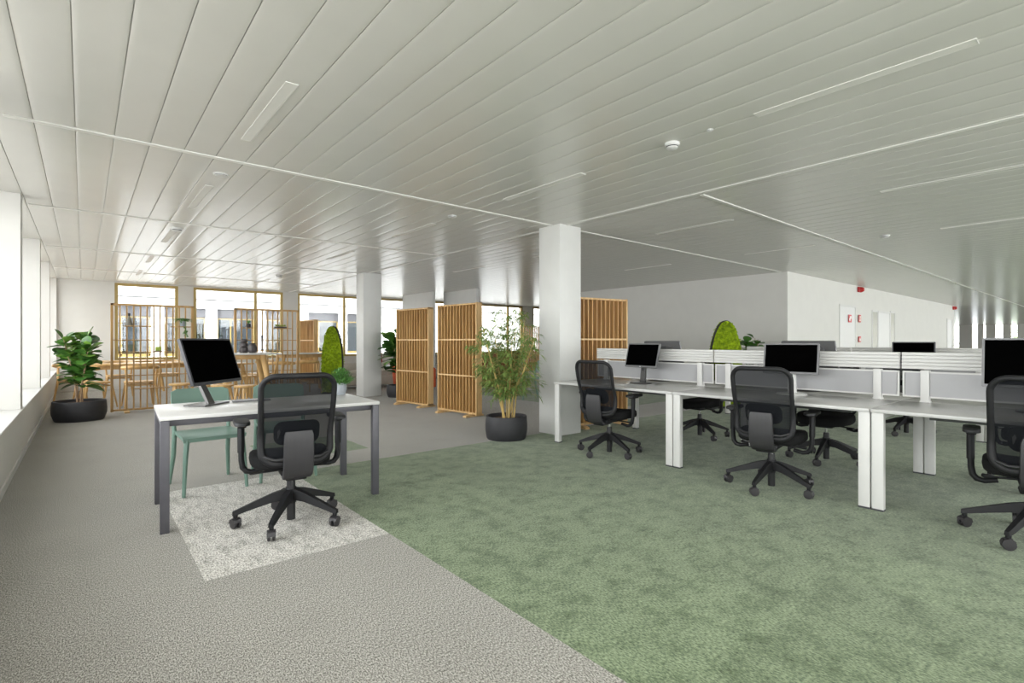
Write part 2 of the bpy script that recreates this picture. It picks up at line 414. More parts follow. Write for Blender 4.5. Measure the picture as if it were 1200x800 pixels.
# doors in the core wall
def door(n, x0, x1, z1, recess=False):
    m = MB(); y = 4.63; cx = (x0+x1)/2; w = x1-x0
    for u in (x0-.03, x1+.03): m.box((u, y-.004, z1/2), (.05, .02, z1))
    m.box((cx, y-.004, z1+.025), (w+.10, .02, .05))
    o = struct(m, 'door_%d' % n, M['white'])
    g = MB(); g.box((cx, y-.002, z1/2), (w-.02, .014, z1-.01)); struct(g, 'door_leaf', M['door_recess'] if recess else M['door'], parent=o)
    h = MB(); h.tube([(x1-.12, y-.03, 1.02), (x1-.12, y-.07, 1.02), (x1-.25, y-.07, 1.02)], .01); struct(h, 'door_handle', M['chrome'], parent=o)
door(1, 14.70, 15.80, 2.1)
door(2, 17.30, 17.72, 2.05, True)
door(3, 17.85, 18.95, 2.05)
door(4, 19.05, 19.45, 2.08, True)
door(5, 26.9, 27.75, 2.08)
def sign(name, label, cx, cz, wd, ht, glyph):
    t = thing(name, label, 'sign', (cx, 4.60, cz))
    m = MB(); m.box((0, .004, 0), (wd, .012, ht), bev=.003, seg=1); m.build('sign_board', M['sign_red'], t)
    g = MB(); g.prism(glyph, .004, Matrix.Translation((0, -.003, 0)) @ Matrix.Rotation(PI/2, 4, 'X')); g.build('sign_symbol', M['sign_white'], t)
sign('fire_sign', 'red and white square safety sign high on the first door in the right wall', 15.35, 1.80, .22, .2, [(-.08, -.06), (.0, -.07), (.02, -.01), (.08, .0), (.06, .07), (-.02, .06), (-.03, .01), (-.08, 0)])
sign('hose_sign', 'small red wall sign, the upper of two beside the door on the right wall', 16.12, 1.82, .17, .2, [(-.05, -.07), (.05, -.07), (.03, .0), (.05, .07), (-.04, .06), (-.02, .0)])
sign('alarm_sign', 'small red wall sign, the lower of two beside the door on the right wall', 16.12, 1.26, .17, .16, [(-.05, -.05), (.05, -.05), (.05, .0), (0, .05), (-.05, .0)])
def beacon(label, x):
    t = thing('alarm_beacon', label, 'alarm', (x, 4.60, 2.60))
    m = MB(); m.box((0, .0, 0), (.22, .06, .14), bev=.015); m.build('backplate', M['alarm'], t)
    m = MB(); m.lathe([(0, -.09), (.05, -.08), (.07, -.03), (.075, 0), (0, 0)], (0, -.02, 0), 16, RX(-PI/2)); m.build('siren_dome', M['alarm'], t)
beacon('red alarm beacon high on the right wall above the first door', 16.1)
beacon('small dark alarm beacon high on the right wall near its far end', 28.0)

# ================================================================== OUTSIDE
o = MB(); o.box((25, 40, -4.1), (160, 110, .2)); struct(o, 'ground_courtyard', M['court'])
FY = 36.; fb = MB(); pitch = 2.75
fb.box((24, FY+.3, 3.48), (92, .6, .55)); fb.box((24, FY+.3, -1.85), (92, .6, 4.3)); fb.box((24, FY+.35, 3.99), (92, .5, .5))
xx = -21.45; fws = []
while xx < 69:
    if xx < 14.5: fb.box((xx, FY+.3, 1.75), (.62, .6, 2.95)); fws.append((xx+.31, xx+pitch-.31))
    else: fb.box((xx+pitch/2-.31, FY+.3, 1.75), (pitch, .6, 2.95))
    xx += pitch
t = thing('office_building', 'white building across the courtyard with rows of dark tinted windows', 'building', (0, 0, 0))
fb.build('facade', M['facade'], t, False)
m = MB(); m.box((24, FY-.04, 3.75), (92, .12, .035)); m.build('ledge', M['ledge'], t, False)
m = MB()
for a, b in fws: m.box(((a+b)/2, FY+.2, 2.93), (b-a, .06, .56))
m.build('blind_box', M['blind'], t, False)
k = 0
for a, b in fws:
    if b < -4 or a > 44: continue
    k += 1; m = MB(); mu = (a+b)/2
    m.box((mu, FY+.25, 2.6), (b-a, .08, .07)); m.box((mu, FY+.25, .42), (b-a, .08, .16))
    for u in (a+.04, b-.04, a+(b-a)*(.36 if k % 2 else .66)): m.box((u, FY+.25, 1.5), (.08, .08, 2.2))
    f = m.build('window_frame', M['gold'], t, False)
    g = MB(); g.box((mu, FY+.27, 1.5), (b-a, .02, 2.3)); g.build('window_pane', M['far_glass'], f, False)
def tree(loc, h, r, label, n=1500, s=.34):
    t = thing('tree', label, 'tree', loc, 0, 'trees beyond the windows')
    rnd = random.Random(int(loc[0]*10))
    m = MB(); m.tube([(0, 0, 0), (.1, .05, h*.35), (-.05, 0, h*.7), (0, 0, h*.92)], [.22, .17, .1, .03], 8)
    for k in range(6):
        a = k*1.05; z = h*(.35+.07*k); m.tube([(0, 0, z), (math.cos(a)*r*.4, math.sin(a)*r*.4, z+h*.12), (math.cos(a)*r*.75, math.sin(a)*r*.75, z+h*.2)], [.07, .045, .02], 5)
    m.build('trunk', M['bark'], t)
    m = MB()
    cl = [(V((rnd.uniform(-1, 1)*r*.6, rnd.uniform(-1, 1)*r*.6, h*(.35+.55*rnd.random()))), r*rnd.uniform(.3, .5)) for _ in range(14)]
    for _ in range(n):
        c, q = rnd.choice(cl); d = V((rnd.gauss(0, 1), rnd.gauss(0, 1), rnd.gauss(0, 1))).normalized()
        p = c+d*q*(rnd.random()**.4)
        m.leaf(p, (d.x, d.y, d.z-.3), (rnd.gauss(0, 1), rnd.gauss(0, 1), 1), s*rnd.uniform(.6, 1.2), s*.5, n=2)
    m.keepn = True
    m.build('crown', M['tree'], t)
for i in range(12):  # tree row added behind the glass in place of reflected trees
    tree((-6+4.7*i, 46+6.5*(i % 2), -4), 5.7+.5*math.sin(i*2.3)+.5*(i % 2), 2.1, 'green tree added behind the white building to stand for reflections in its windows', 1500, .55)
tree((76, 6.2, -4), 6.8, 4, 'pale green tree outside the slot windows at the far right end', 1200)
tree((78, 15.0, -4), 6.2, 3.5, 'smaller tree outside the far right end windows, left of the other', 900)

# ================================================================== CEILING FITTINGS
def lamp_maker():
    t = thing('ceiling_light', '', 'ceiling light', group='recessed linear ceiling lights')
    m = MB(); 
    for s in (-1, 1): m.box((s*.033, 0, .0005), (.006, 1.1, .005))
    for s in (-1, 1): m.box((0, s*.547, .0005), (.06, .006, .005))
    m.build('trim_ring', M['ctrim'], t, False)
    m = MB(); m.box((0, 0, .0008), (.058, 1.086, .004)); m.build('diffuser', M['diffuser'], t, False)
    return t
lamp0 = None
spots = []
for (x, rowname) in ((.93, 'window-side row'), (3.42, 'middle row'), (6.13, 'row over the benches'), (8.73, 'row over the rear benches')):
    for i, y in enumerate((1.02, 3.65, 6.19, 8.75, 11.3, 13.8)):
        if x == .93 and i == 0: continue
        if x > 6 and i > 3: continue
        spots.append((x, y, rowname, i))
words = ['nearest', 'second', 'third', 'fourth', 'fifth', 'sixth']
for x, y, rn, i in spots:
    if x == .93: i -= 1
    lb = 'slim recessed ceiling light, %s from the camera in the %s' % (words[i], rn)
    if lamp0 is None: lamp0 = lamp_maker(); lamp0['label'] = lb; lamp0.location = (x, y, ZC-.003)
    else: clone(lamp0, (x, y, ZC-.003), 0, lb)
def detector(label, x, y, r=.055, h=.045, cat='smoke detector', name='smoke_detector', m='plastic_w'):
    t = thing(name, label, cat, (x, y, ZC))
    b = MB(); b.lathe([(0, 0), (r, 0), (r, -h*.35), (r*.93, -h*.45), (0, -h*.45)], seg=28); b.build('mounting_base', M[m], t)
    b = MB(); b.lathe([(0, -h*.45), (r*.78, -h*.45), (r*.8, -h*.8), (r*.6, -h), (0, -h*1.03)], seg=28); b.build('sensor_head', M[m], t)
    b = MB(); b.lathe([(r*.785, -h*.55), (r*.81, -h*.55), (r*.81, -h*.68), (r*.785, -h*.68)], seg=28); b.build('vent_ring', M['dark'], t)
detector('white smoke detector on the ceiling right of the tall front column', 3.42, 2.20)
detector('flat white disc detector on the ceiling over the single desk', .946, 5.20, .062, .02)
detector('white ceiling detector at the end of a light slot near the window wall', .945, 8.04, .07, .05)
detector('tiny white ceiling sensor next to the large smoke detector', 3.407, 1.887, .022, .012, 'sensor', 'ceiling_sensor')
detector('small white ceiling detector above the slatted screens', 3.383, 5.16, .055, .02)
detector('small round detector on the ceiling above the rear benches', 8.716, 2.183, .06, .03)
detector('small dark ceiling detector over the lattice partition with the black vase', 3.4, 12.3, .07, .05)

# ================================================================== TASK CHAIR
def task_chair():
    t = thing('task_chair', '', 'chair', group='black mesh task chairs')
    star = MB(); star.lathe([(0, .13), (.030, .13), (.034, .15), (.040, .215), (.032, .235), (0, .235)], seg=20)
    for k in range(5):
        a = 2*PI*k/5; R = Matrix.Rotation(a, 4, 'Z')
        secs = [(.020, .192, .026, .036), (.11, .177, .023, .028), (.22, .140, .019, .021), (.31, .108, .017, .016), (.345, .098, .014, .012)]
        rings = []
        for x, z, hw, hh in secs:
            rings.append([star.b.verts.new(R @ V((x, sy*hw*(.75 if sz > 0 else 1.0), z+sz*hh))) for sy, sz in ((-1, -1), (1, -1), (1, 1), (-1, 1))])
        for A, B in zip(rings, rings[1:]):
            for q in range(4): star.b.faces.new((A[q], A[(q+1) % 4], B[(q+1) % 4], B[q]))
        star.b.faces.new(rings[-1]); star.b.faces.new(list(reversed(rings[0])))
        star.lathe([(0, .055), (.010, .055), (.014, .075), (.015, .10), (0, .10)], R @ V((.328, 0, 0)), 10)
    base = star.build('star_base', M['dark'], t)
    for k in range(5):
        a = 2*PI*k/5; c = MB(); ca = a+.9+k*1.3
        ctr = V((.328*math.cos(a), .328*math.sin(a), .0345))
        R = Matrix.Rotation(ca, 4, 'Z')
        for sgn in (-1, 1):
            c.lathe([(0, -.010), (.020, -.010), (.032, -.007), (.034, 0), (.032, .007), (.020, .010), (0, .010)], ctr+(R @ V((0, sgn*.0145, 0))), 18, R @ Matrix.Rotation(PI/2, 4, 'X'))
        c.box(ctr+V((0, 0, .014)), (.034, .012, .036), R)
        c.prism([(-.034, 0), (-.026, .022), (0, .034), (.026, .024), (.03, .01), (.02, .0)], .05, Matrix.Translation(ctr+V((0, 0, .001))) @ R @ Matrix.Rotation(PI/2, 4, 'X'))
        c.build('castor', M['castor'], base)
    m = MB(); m.lathe([(0, .02), (.026, .02), (.027, .03), (.027, .27), (.024, .285), (0, .285)], seg=20); m.build('gas_lift', M['black'], t)
    m = MB(); m.lathe([(0, .28), (.014, .28), (.014, .345), (0, .345)], seg=14); m.build('piston', M['chrome'], t)
    m = MB(); m.box((0, -.03, .365), (.17, .28, .045), bev=.018); m.box((0, -.14, .352), (.13, .16, .035), RX(.15), bev=.014)
    m.box((0, -.02, .388), (.40, .10, .018), bev=.006)
    m.tube([(.08, .02, .36), (.20, .03, .352), (.245, .05, .35)], [.007, .007, .013], 8); m.tube([(-.08, -.02, .36), (-.20, 0, .352), (-.24, .03, .35)], [.007, .007, .013], 8)
    m.build('mechanism', M['black'], t)
    # seat
    m = MB(); n = 28; rings = []
    for s, z in ((.60, .392), (.93, .394), (.985, .408), (1.0, .432), (.985, .456), (.93, .470), (.80, .476), (.4, .474), (.02, .470)):
        ring = []
        for k in range(n):
            a = 2*PI*k/n; ex = 2/3.2
            cx = math.copysign(abs(math.cos(a))**ex, math.cos(a))*.245*s; cy = math.copysign(abs(math.sin(a))**ex, math.sin(a))*.235*s
            zz = z + (.012*abs(cx/.245)**2 if z > .45 else 0) - (.030*max(0, (cy/.235))**3 if z > .40 else 0)
            ring.append(m.b.verts.new((cx, cy+.035, zz)))
        rings.append(ring)
    for A, B in zip(rings, rings[1:]):
        for k in range(n): m.b.faces.new((A[k], A[(k+1) % n], B[(k+1) % n], B[k]))
    m.b.faces.new(list(reversed(rings[0]))); m.b.faces.new(rings[-1])
    m.build('seat', M['fabric'], t)
    # back: y position as a function of height, with a lumbar swell
    def yb(z): u = (z-.44)/.56; return -.205-.085*u-.02*u*u+.035*math.exp(-((z-.62)/.11)**2)
    def bk(x, z, off=0): return V((x, yb(z)-.055*(1-(abs(x)/.235)**2)+off, z))
    pts = []
    for x, z in rrect(.415, .545, .085, 7):
        tz = z+.72; xx = x*(1.0+.03*(tz-.72)/.27)
        pts.append(bk(xx, tz))
    # densify straight runs
    dp = []
    for i in range(len(pts)):
        a, b = pts[i], pts[(i+1) % len(pts)]; k = max(1, int((b-a).length/.04))
        for j in range(k):
            q = a.lerp(b, j/k); dp.append(bk(q.x, q.z))
    m = MB(); m.tube(dp, [.017+.007*max(0, (.72-p.z)/.27) for p in dp], 10, flat=.85, up=(0, 1, 0), closed=True); m.build('back_frame', M['dark'], t)
    m = MB(); nx, nzz = 12, 14; grid = []
    for j in range(nzz+1):
        row = []; z = .45+.54*j/nzz
        dz = abs(z-.72)/.2725; hw = .2025*(1.0+.03*(z-.72)/.27)
        e = max(0, abs(z-.72)-(.2725-.085)); hw -= .085-math.sqrt(max(0, .085**2-e*e)) if e > 0 else 0
        for i in range(nx+1):
            row.append(m.b.verts.new(bk(hw*(2*i/nx-1), z, .004)))
        grid.append(row)
    for j in range(nzz):
        for i in range(nx): m.b.faces.new((grid[j][i], grid[j][i+1], grid[j+1][i+1], grid[j+1][i]))
    m.build('back_mesh', M['mesh'], t)
    # lumbar pad behind the mesh
    m = MB(); pl = rrect(.27, .15, .05, 5)
    a = [m.b.verts.new(bk(x, z+.635, .012)) for x, z in pl]; b = [m.b.verts.new(bk(x*.9, z*.9+.635, .026)) for x, z in pl]
    m.b.faces.new(a); m.b.faces.new(list(reversed(b)))
    for i in range(len(pl)): m.b.faces.new((a[i], a[(i+1) % len(pl)], b[(i+1) % len(pl)], b[i]))
    m.build('lumbar_pad', M['black'], t)
    # spine: wide plate rising from under the seat
    m = MB(); path = [(-.06, .352), (-.15, .345), (-.22, .352), (-.262, .375), (-.288, .42), (-.302, .50), (-.306, .58), (-.306, .625), (-.302, .648)]
    wd = [.070, .078, .084, .087, .088, .088, .086, .084, .076]; rr = []
    for i, ((y, z), hw) in enumerate(zip(path, wd)):
        y0, z0 = path[max(0, i-1)]; y1, z1 = path[min(len(path)-1, i+1)]
        ty, tz = y1-y0, z1-z0; l = math.hypot(ty, tz); ny, nz_ = tz/l, -ty/l
        th = .012
        sec = [(-hw, -th*.5), (-hw*.96, -th), (hw*.96, -th), (hw, -th*.5), (hw, th*.5), (hw*.9, th), (-hw*.9, th), (-hw, th*.5)]
        rr.append([m.b.verts.new((sx, y+ny*s2, z+nz_*s2)) for sx, s2 in sec])
    for A, B in zip(rr, rr[1:]):
        for k in range(8): m.b.faces.new((A[k], A[(k+1) % 8], B[(k+1) % 8], B[k]))
    m.b.faces.new(rr[-1]); m.b.faces.new(list(reversed(rr[0]))); m.build('back_spine', M['spine'], t)
    m = MB()   # yoke joining spine and frame
    m.tube([(-.205, -.222, .50), (-.13, -.262, .475), (0, -.285, .48), (.13, -.262, .475), (.205, -.222, .50)], [.012, .012, .016, .012, .012], 8)
    m.build('back_yoke', M['black'], t)
    for sgn in (-1, 1):
        m = MB(); m.tube([(sgn*.17, -.03, .385), (sgn*.235, -.03, .372), (sgn*.268, -.03, .380), (sgn*.288, -.028, .405), (sgn*.295, -.024, .45), (sgn*.297, -.018, .54), (sgn*.297, -.012, .66)], [.018, .020, .022, .023, .022, .021, .019], 10, flat=.8)
        m.tube([(sgn*.297, -.022, .50), (sgn*.297, -.014, .655)], .025, 10, flat=.85)
        m.box((sgn*.294, 0, .665), (.05, .12, .016), bev=.006)
        arm = m.build('armrest', M['dark'], t)
        m = MB(); rg = []
        for s, z in ((.80, .670), (1, .676), (1, .690), (.94, .698), (.7, .701)):
            rg.append([m.b.verts.new((sgn*.292+x*s, y*s+.012, z)) for x, y in rrect(.088, .25, .038, 4)])
        for A, B in zip(rg, rg[1:]):
            for k in range(len(A)): m.b.faces.new((A[k], A[(k+1) % len(A)], B[(k+1) % len(A)], B[k]))
        m.b.faces.new(rg[-1]); m.b.faces.new(list(reversed(rg[0]))); m.build('arm_pad', M['black'], arm)
    return t
tch = task_chair()
def place_chair(first, x, y, heading, phase, label):
    """heading = world angle the sitter looks along; phase = angle of one star arm"""
    rz = heading-PI/2
    o = tch if first else clone(tch, (x, y, 0), rz, label)
    o.location = (x, y, 0); o.rotation_euler = (0, 0, rz); o['label'] = label
    for c in o.children:
        if c.name.startswith('star_base'): c.rotation_euler = (0, 0, phase-rz)
        if c.name.startswith('armrest') and not first: c.location.z = -.045     # arms set low enough to pass under the bench
    return o
D = math.radians
place_chair(True, 1.06, 3.56, D(82), D(90), 'black mesh task chair pulled up to the single white desk on pale carpet')
place_chair(False, 4.33, 3.55, D(7), D(110), 'black mesh task chair at the left end of the front bench, beside the tall column')
place_chair(False, 4.33, 1.86, D(9), D(110), 'black mesh task chair with arms at the middle of the front bench, camera side')
place_chair(False, 4.40, .34, D(8), D(92), 'black mesh task chair cut off by the right edge of the picture')
place_chair(False, 5.98, 3.45, D(172), D(95), 'black task chair on the far side of the front bench, under its leftmost desk')
c2 = place_chair(False, 5.74, 1.93, D(186), D(113), 'black task chair with a white paper tag, far side of the front bench, middle desk')
m = MB(); m.box((.15, -.06, .30), (.03, .003, .10), Euler((.1, .2, .5))); m.tube([(.15, -.05, .345), (.13, -.04, .37)], .0015, 5); m.build('paper_tag', M['tag_white'], c2)['label'] = 'white paper tag'
place_chair(False, 5.98, .42, D(178), D(165), 'black task chair far side of the front bench, mostly behind the rightmost chair')
place_chair(False, 8.19, 1.82, D(3), D(100), 'black task chair at the rear bench, seen under the front bench between two leg pairs')

# ================================================================== BENCH DESKS
def bench_unit():
    t = thing('bench_desk', '', 'desk', group='white double bench desks')
    L = 1.604
    for sgn in (-1, 1):
        m = MB(); m.box((sgn*.405, 0, .708), (.79, L-.006, .025), bev=.003); m.build('desktop', M['top_edge'], t)
    for sx in (-1, 1):
        for sy in (-1, 1):
            m = MB(); m.box((sx*.755, sy*(L/2-.0405), .35), (.055, .073, .69), bev=.006)
            m.box((sx*.755+sx*.0, sy*(L/2-.0405), .008), (.05, .068, .016)); lg = m.build('leg', M['white'], t)
            m = MB(); m.box((sx*.755, sy*(L/2-.0405), .006), (.057, .073, .012)); m.build('foot_glide', M['slate'], lg)
    for sy in (-1, 1):
        m = MB(); m.box((0, sy*(L/2-.04), .672), (1.46, .05, .045), bev=.004); m.build('end_rail', M['white'], t)
    m = MB(); m.box((-.12, 0, .66), (.04, L-.2, .06)); m.box((.12, 0, .66), (.04, L-.2, .06)); m.build('long_beam', M['silver'], t)
    m = MB()
    for sx in (-1, 1): m.prism([(-.07, 0), (.07, 0), (.05, -.07), (-.05, -.07)], L-.5, Matrix.Translation((sx*.30, 0, .695)) @ Matrix.Rotation(PI/2, 4, 'X'))
    m.build('cable_tray', M['silver'], t)
    return t
def divider():
    t = thing('desk_screen', '', 'desk divider', group='slatted white desk screens')
    L = 1.6; z0 = .7205
    m = MB()
    for s in (-.5, .5):  # lower frame edges
        m.box((0, s*(L-.03), .86), (.016, .012, .20))
    m.box((0, 0, .957), (.02, L-.02, .012)); m.box((0, 0, .762), (.02, L-.02, .012)); m.build('screen_frame', M['white'], t)
    m = MB(); m.box((0, 0, .86), (.008, L-.05, .185)); m.build('frosted_panel', M['panel'], t)
    # ribbed tool rail
    m = MB(); pr = []; zz = .978
    for i in range(5):
        pr += [(-.018, zz+.003), (-.020, zz+.006), (-.020, zz+.022), (-.017, zz+.026), (-.010, zz+.0265)]; zz += .027
    pr += [(-.014, zz), (.014, zz)]
    back = [(-x, z) for x, z in pr[:-2]][::-1]
    m.prism([(x, z) for x, z in pr+back], L-.012, Matrix.Rotation(PI/2, 4, 'X')); m.build('tool_rail', M['white'], t)
    for sy in (-1, 1):
        m = MB(); m.box((-.018, sy*(L/2-.155), .847), (.022, .055, .252), bev=.003); m.box((.018, sy*(L/2-.155), .847), (.022, .055, .252), bev=.003)
        m.box((0, sy*(L/2-.155), z0+.006), (.064, .064, .010)); m.build('post', M['white'], t)
    return t
names3 = ['leftmost', 'middle', 'rightmost']
desk0 = bench_unit(); div0 = divider(); first = True
for bx, row, dy in ((5.10, 'front', 0), (8.98, 'rear', -.1)):
    for k, yc in enumerate((3.575+dy, 1.97+dy, .365+dy)):
        dl = 'white double bench desk, %s unit of the %s row' % (names3[k], row)
        sl = 'white ribbed desk screen with grey lower panel, %s one on the %s bench' % (names3[k], row)
        if first: desk0.location = (bx, yc, 0); desk0['label'] = dl; div0.location = (bx, yc, 0); div0['label'] = sl; first = False
        else: clone(desk0, (bx, yc, 0), 0, dl); clone(div0, (bx, yc, 0), 0, sl)

# ================================================================== MONITORS
def monitor(label, base, head, yaw, tilt, w, h, zdesk, hm, sm, base_rz=None, logo=True, group=None, style=0):
    """base (x,y) of the foot, head (x,y,z) centre of the screen, yaw = world angle the screen faces"""
    t = thing('monitor', label, 'monitor', (base[0], base[1], zdesk), 0, group)
    ba = yaw if base_rz is None else base_rz
    B = Matrix.Rotation(ba+PI/2, 4, 'Z')      # local -Y faces the viewer
    m = MB()
    if style == 0:
        m.prism([(-.14, -.09), (.14, -.09), (.12, .09), (-.12, .09)], .010, B @ Matrix.Translation((0, 0, .006)))
    else:
        m.lathe([(0, 0.0), (.125, 0.0), (.128, .005), (.12, .011), (0, .012)], (0, 0, 0), 32)
    m.build('stand_base', sm, t)
    H = V((head[0]-base[0], head[1]-base[1], head[2]-zdesk))
    R = Matrix.Rotation(yaw+PI/2, 4, 'Z') @ Matrix.Rotation(-tilt, 4, 'X')
    bk = H + (R @ V((0, .045, 0))) - V((0, 0, .02))
    m = MB()
    n = V((math.cos(ba), math.sin(ba), 0)); sd = V((-n.y, n.x, 0))
    p0 = -n*.03+V((0, 0, .008)); hw = .032
    pts = [p0, bk] if style else [n*.035+V((0, 0, .008)), -n*.045+V((0, 0, .165)), bk]
    q = []
    for p, hh in zip(pts, (.034, .028, .026) if len(pts) == 3 else (.036, .028)):
        q.append([m.b.verts.new(p+sd*a*hh+n*b*.012) for a, b in ((-1, -1), (1, -1), (1, 1), (-1, 1))])
    for A, Bq in zip(q, q[1:]):
        for k in range(4): m.b.faces.new((A[k], A[(k+1) % 4], Bq[(k+1) % 4], Bq[k]))
    m.b.faces.new(q[0][::-1]); m.b.faces.new(q[-1]); m.build('stand', sm, t)
    if style:
        m = MB(); c = (q and pts[0].lerp(pts[1], .55)); m.box(c+n*.012, (.012, .016, .04), Matrix.Rotation(ba, 4, 'Z')); m.build('cable_slot', M['black'], t)
    X = Matrix.Translation(H) @ R
    m = MB(); m.prism(rrect(w, h, .008, 2), .022, X @ Matrix.Rotation(PI/2, 4, 'X') @ Matrix.Translation((0, 0, -.012)))
    m.prism(rrect(w*.62, h*.6, .03, 3), .035, X @ Matrix.Rotation(PI/2, 4, 'X') @ Matrix.Translation((0, 0, -.038)))
    hs = m.build('housing', hm, t)
    m = MB()
    for k in range(7): m.box(X @ V((0, .057, h*.1+k*.012)), (w*.3, .003, .004), R.to_quaternion().to_matrix().to_4x4())
    m.build('vent_slots', M['black'], hs)
    m = MB(); m.prism(rrect(w-.030, h-.034, .002, 1), .002, X @ Matrix.Rotation(PI/2, 4, 'X') @ Matrix.Translation((0, 0, .000)) @ Matrix.Translation((0, .003, 0)))
    m.build('screen', M['screen'], t)
    if logo:
        m = MB(); m.prism(rrect(.022, .007, .003, 2), .003, X @ Matrix.Translation((0, -.001, -h/2+.008)) @ Matrix.Rotation(PI/2, 4, 'X')); m.build('badge', M['plastic_w'], hs)
    return t
G = 'computer monitors on the bench desks'
monitor('large black monitor turned sideways on the single white desk', (.70, 4.38), (.742, 4.36, 1.058), D(-44), D(17.5), .56, .345, .73, M['slate'], M['stand'], logo=False)
monitor('small silver-edged monitor facing the leftmost chair of the front bench', (4.93, 3.575), (4.88, 3.53, 1.044), D(176), D(14), .452, .278, .7205, M['silver'], M['stand'], group=G, style=1)
monitor('small silver-edged monitor behind the chair at the middle of the front bench', (4.95, 1.95), (4.88, 1.932, 1.047), D(187), D(9.8), .452, .278, .7205, M['silver'], M['plastic_w'], group=G, style=1)
monitor('larger silver-framed monitor cut off by the right edge of the picture', (4.93, .36), (4.84, .37, 1.055), D(181), D(5), .55, .34, .7205, M['silver'], M['stand'], group=G, style=1)
monitor('monitor seen from behind, facing away across the leftmost desk of the front bench', (5.42, 3.66), (5.52, 3.66, 1.06), D(0), D(18), .50, .31, .7205, M['silver'], M['stand'], group=G, style=1)
monitor('monitor seen from behind, facing away across the middle desk of the front bench', (5.42, 2.0), (5.52, 2.0, 1.06), D(-4), D(18), .50, .31, .7205, M['silver'], M['stand'], group=G, style=1)
monitor('black monitor on the rear bench, its top showing above the white screens', (8.74, 1.84), (8.62, 1.84, 1.05), D(184), D(5), .47, .29, .7205, M['slate'], M['stand'], group=G, style=1)

# ================================================================== SINGLE DESK
dt = thing('desk', 'white-topped desk with dark grey square legs standing alone on pale carpet', 'desk', (1.095, 4.195, 0), D(-2.9))
W, Dp, TZ = 1.43, .79, .73
m = MB(); m.box((0, 0, TZ-.0125), (W, Dp, .025), bev=.003); m.build('desktop', M['top_white'], dt)
for sx in (-1, 1):
    for sy in (-1, 1):
        m = MB(); m.box((sx*(W/2-.028), sy*(Dp/2-.028), .352), (.05, .05, .704), bev=.004); lg = m.build('leg', M['leg_grey'], dt)
        m = MB(); m.box((sx*(W/2-.028), sy*(Dp/2-.028), .004), (.046, .046, .008)); m.build('foot_glide', M['black'], lg)
for sy in (-1, 1):
    m = MB(); m.box((0, sy*(Dp/2-.06), .682), (W-.11, .025, .04), bev=.002); m.build('long_rail', M['leg_grey'], dt)
for sx in (-1, 1):
    m = MB(); m.box((sx*(W/2-.028), 0, .682), (.04, Dp-.11, .04), bev=.002); m.build('end_rail', M['leg_grey'], dt)
# thin pad / keyboard
kt = thing('keyboard', 'flat pale grey keyboard lying on the single white desk behind the task chair', 'keyboard', (1.02, 4.44, .7305), D(-8))
m = MB(); m.box((0, 0, .005), (.27, .11, .009), bev=.004); m.build('case', M['silver'], kt)
m = MB()
for r in range(5):
    for c in range(14): m.box((-.122+.0188*c, -.042+.021*r, .0105), (.016, .018, .004))
m.build('keys', M['panel'], kt, False)

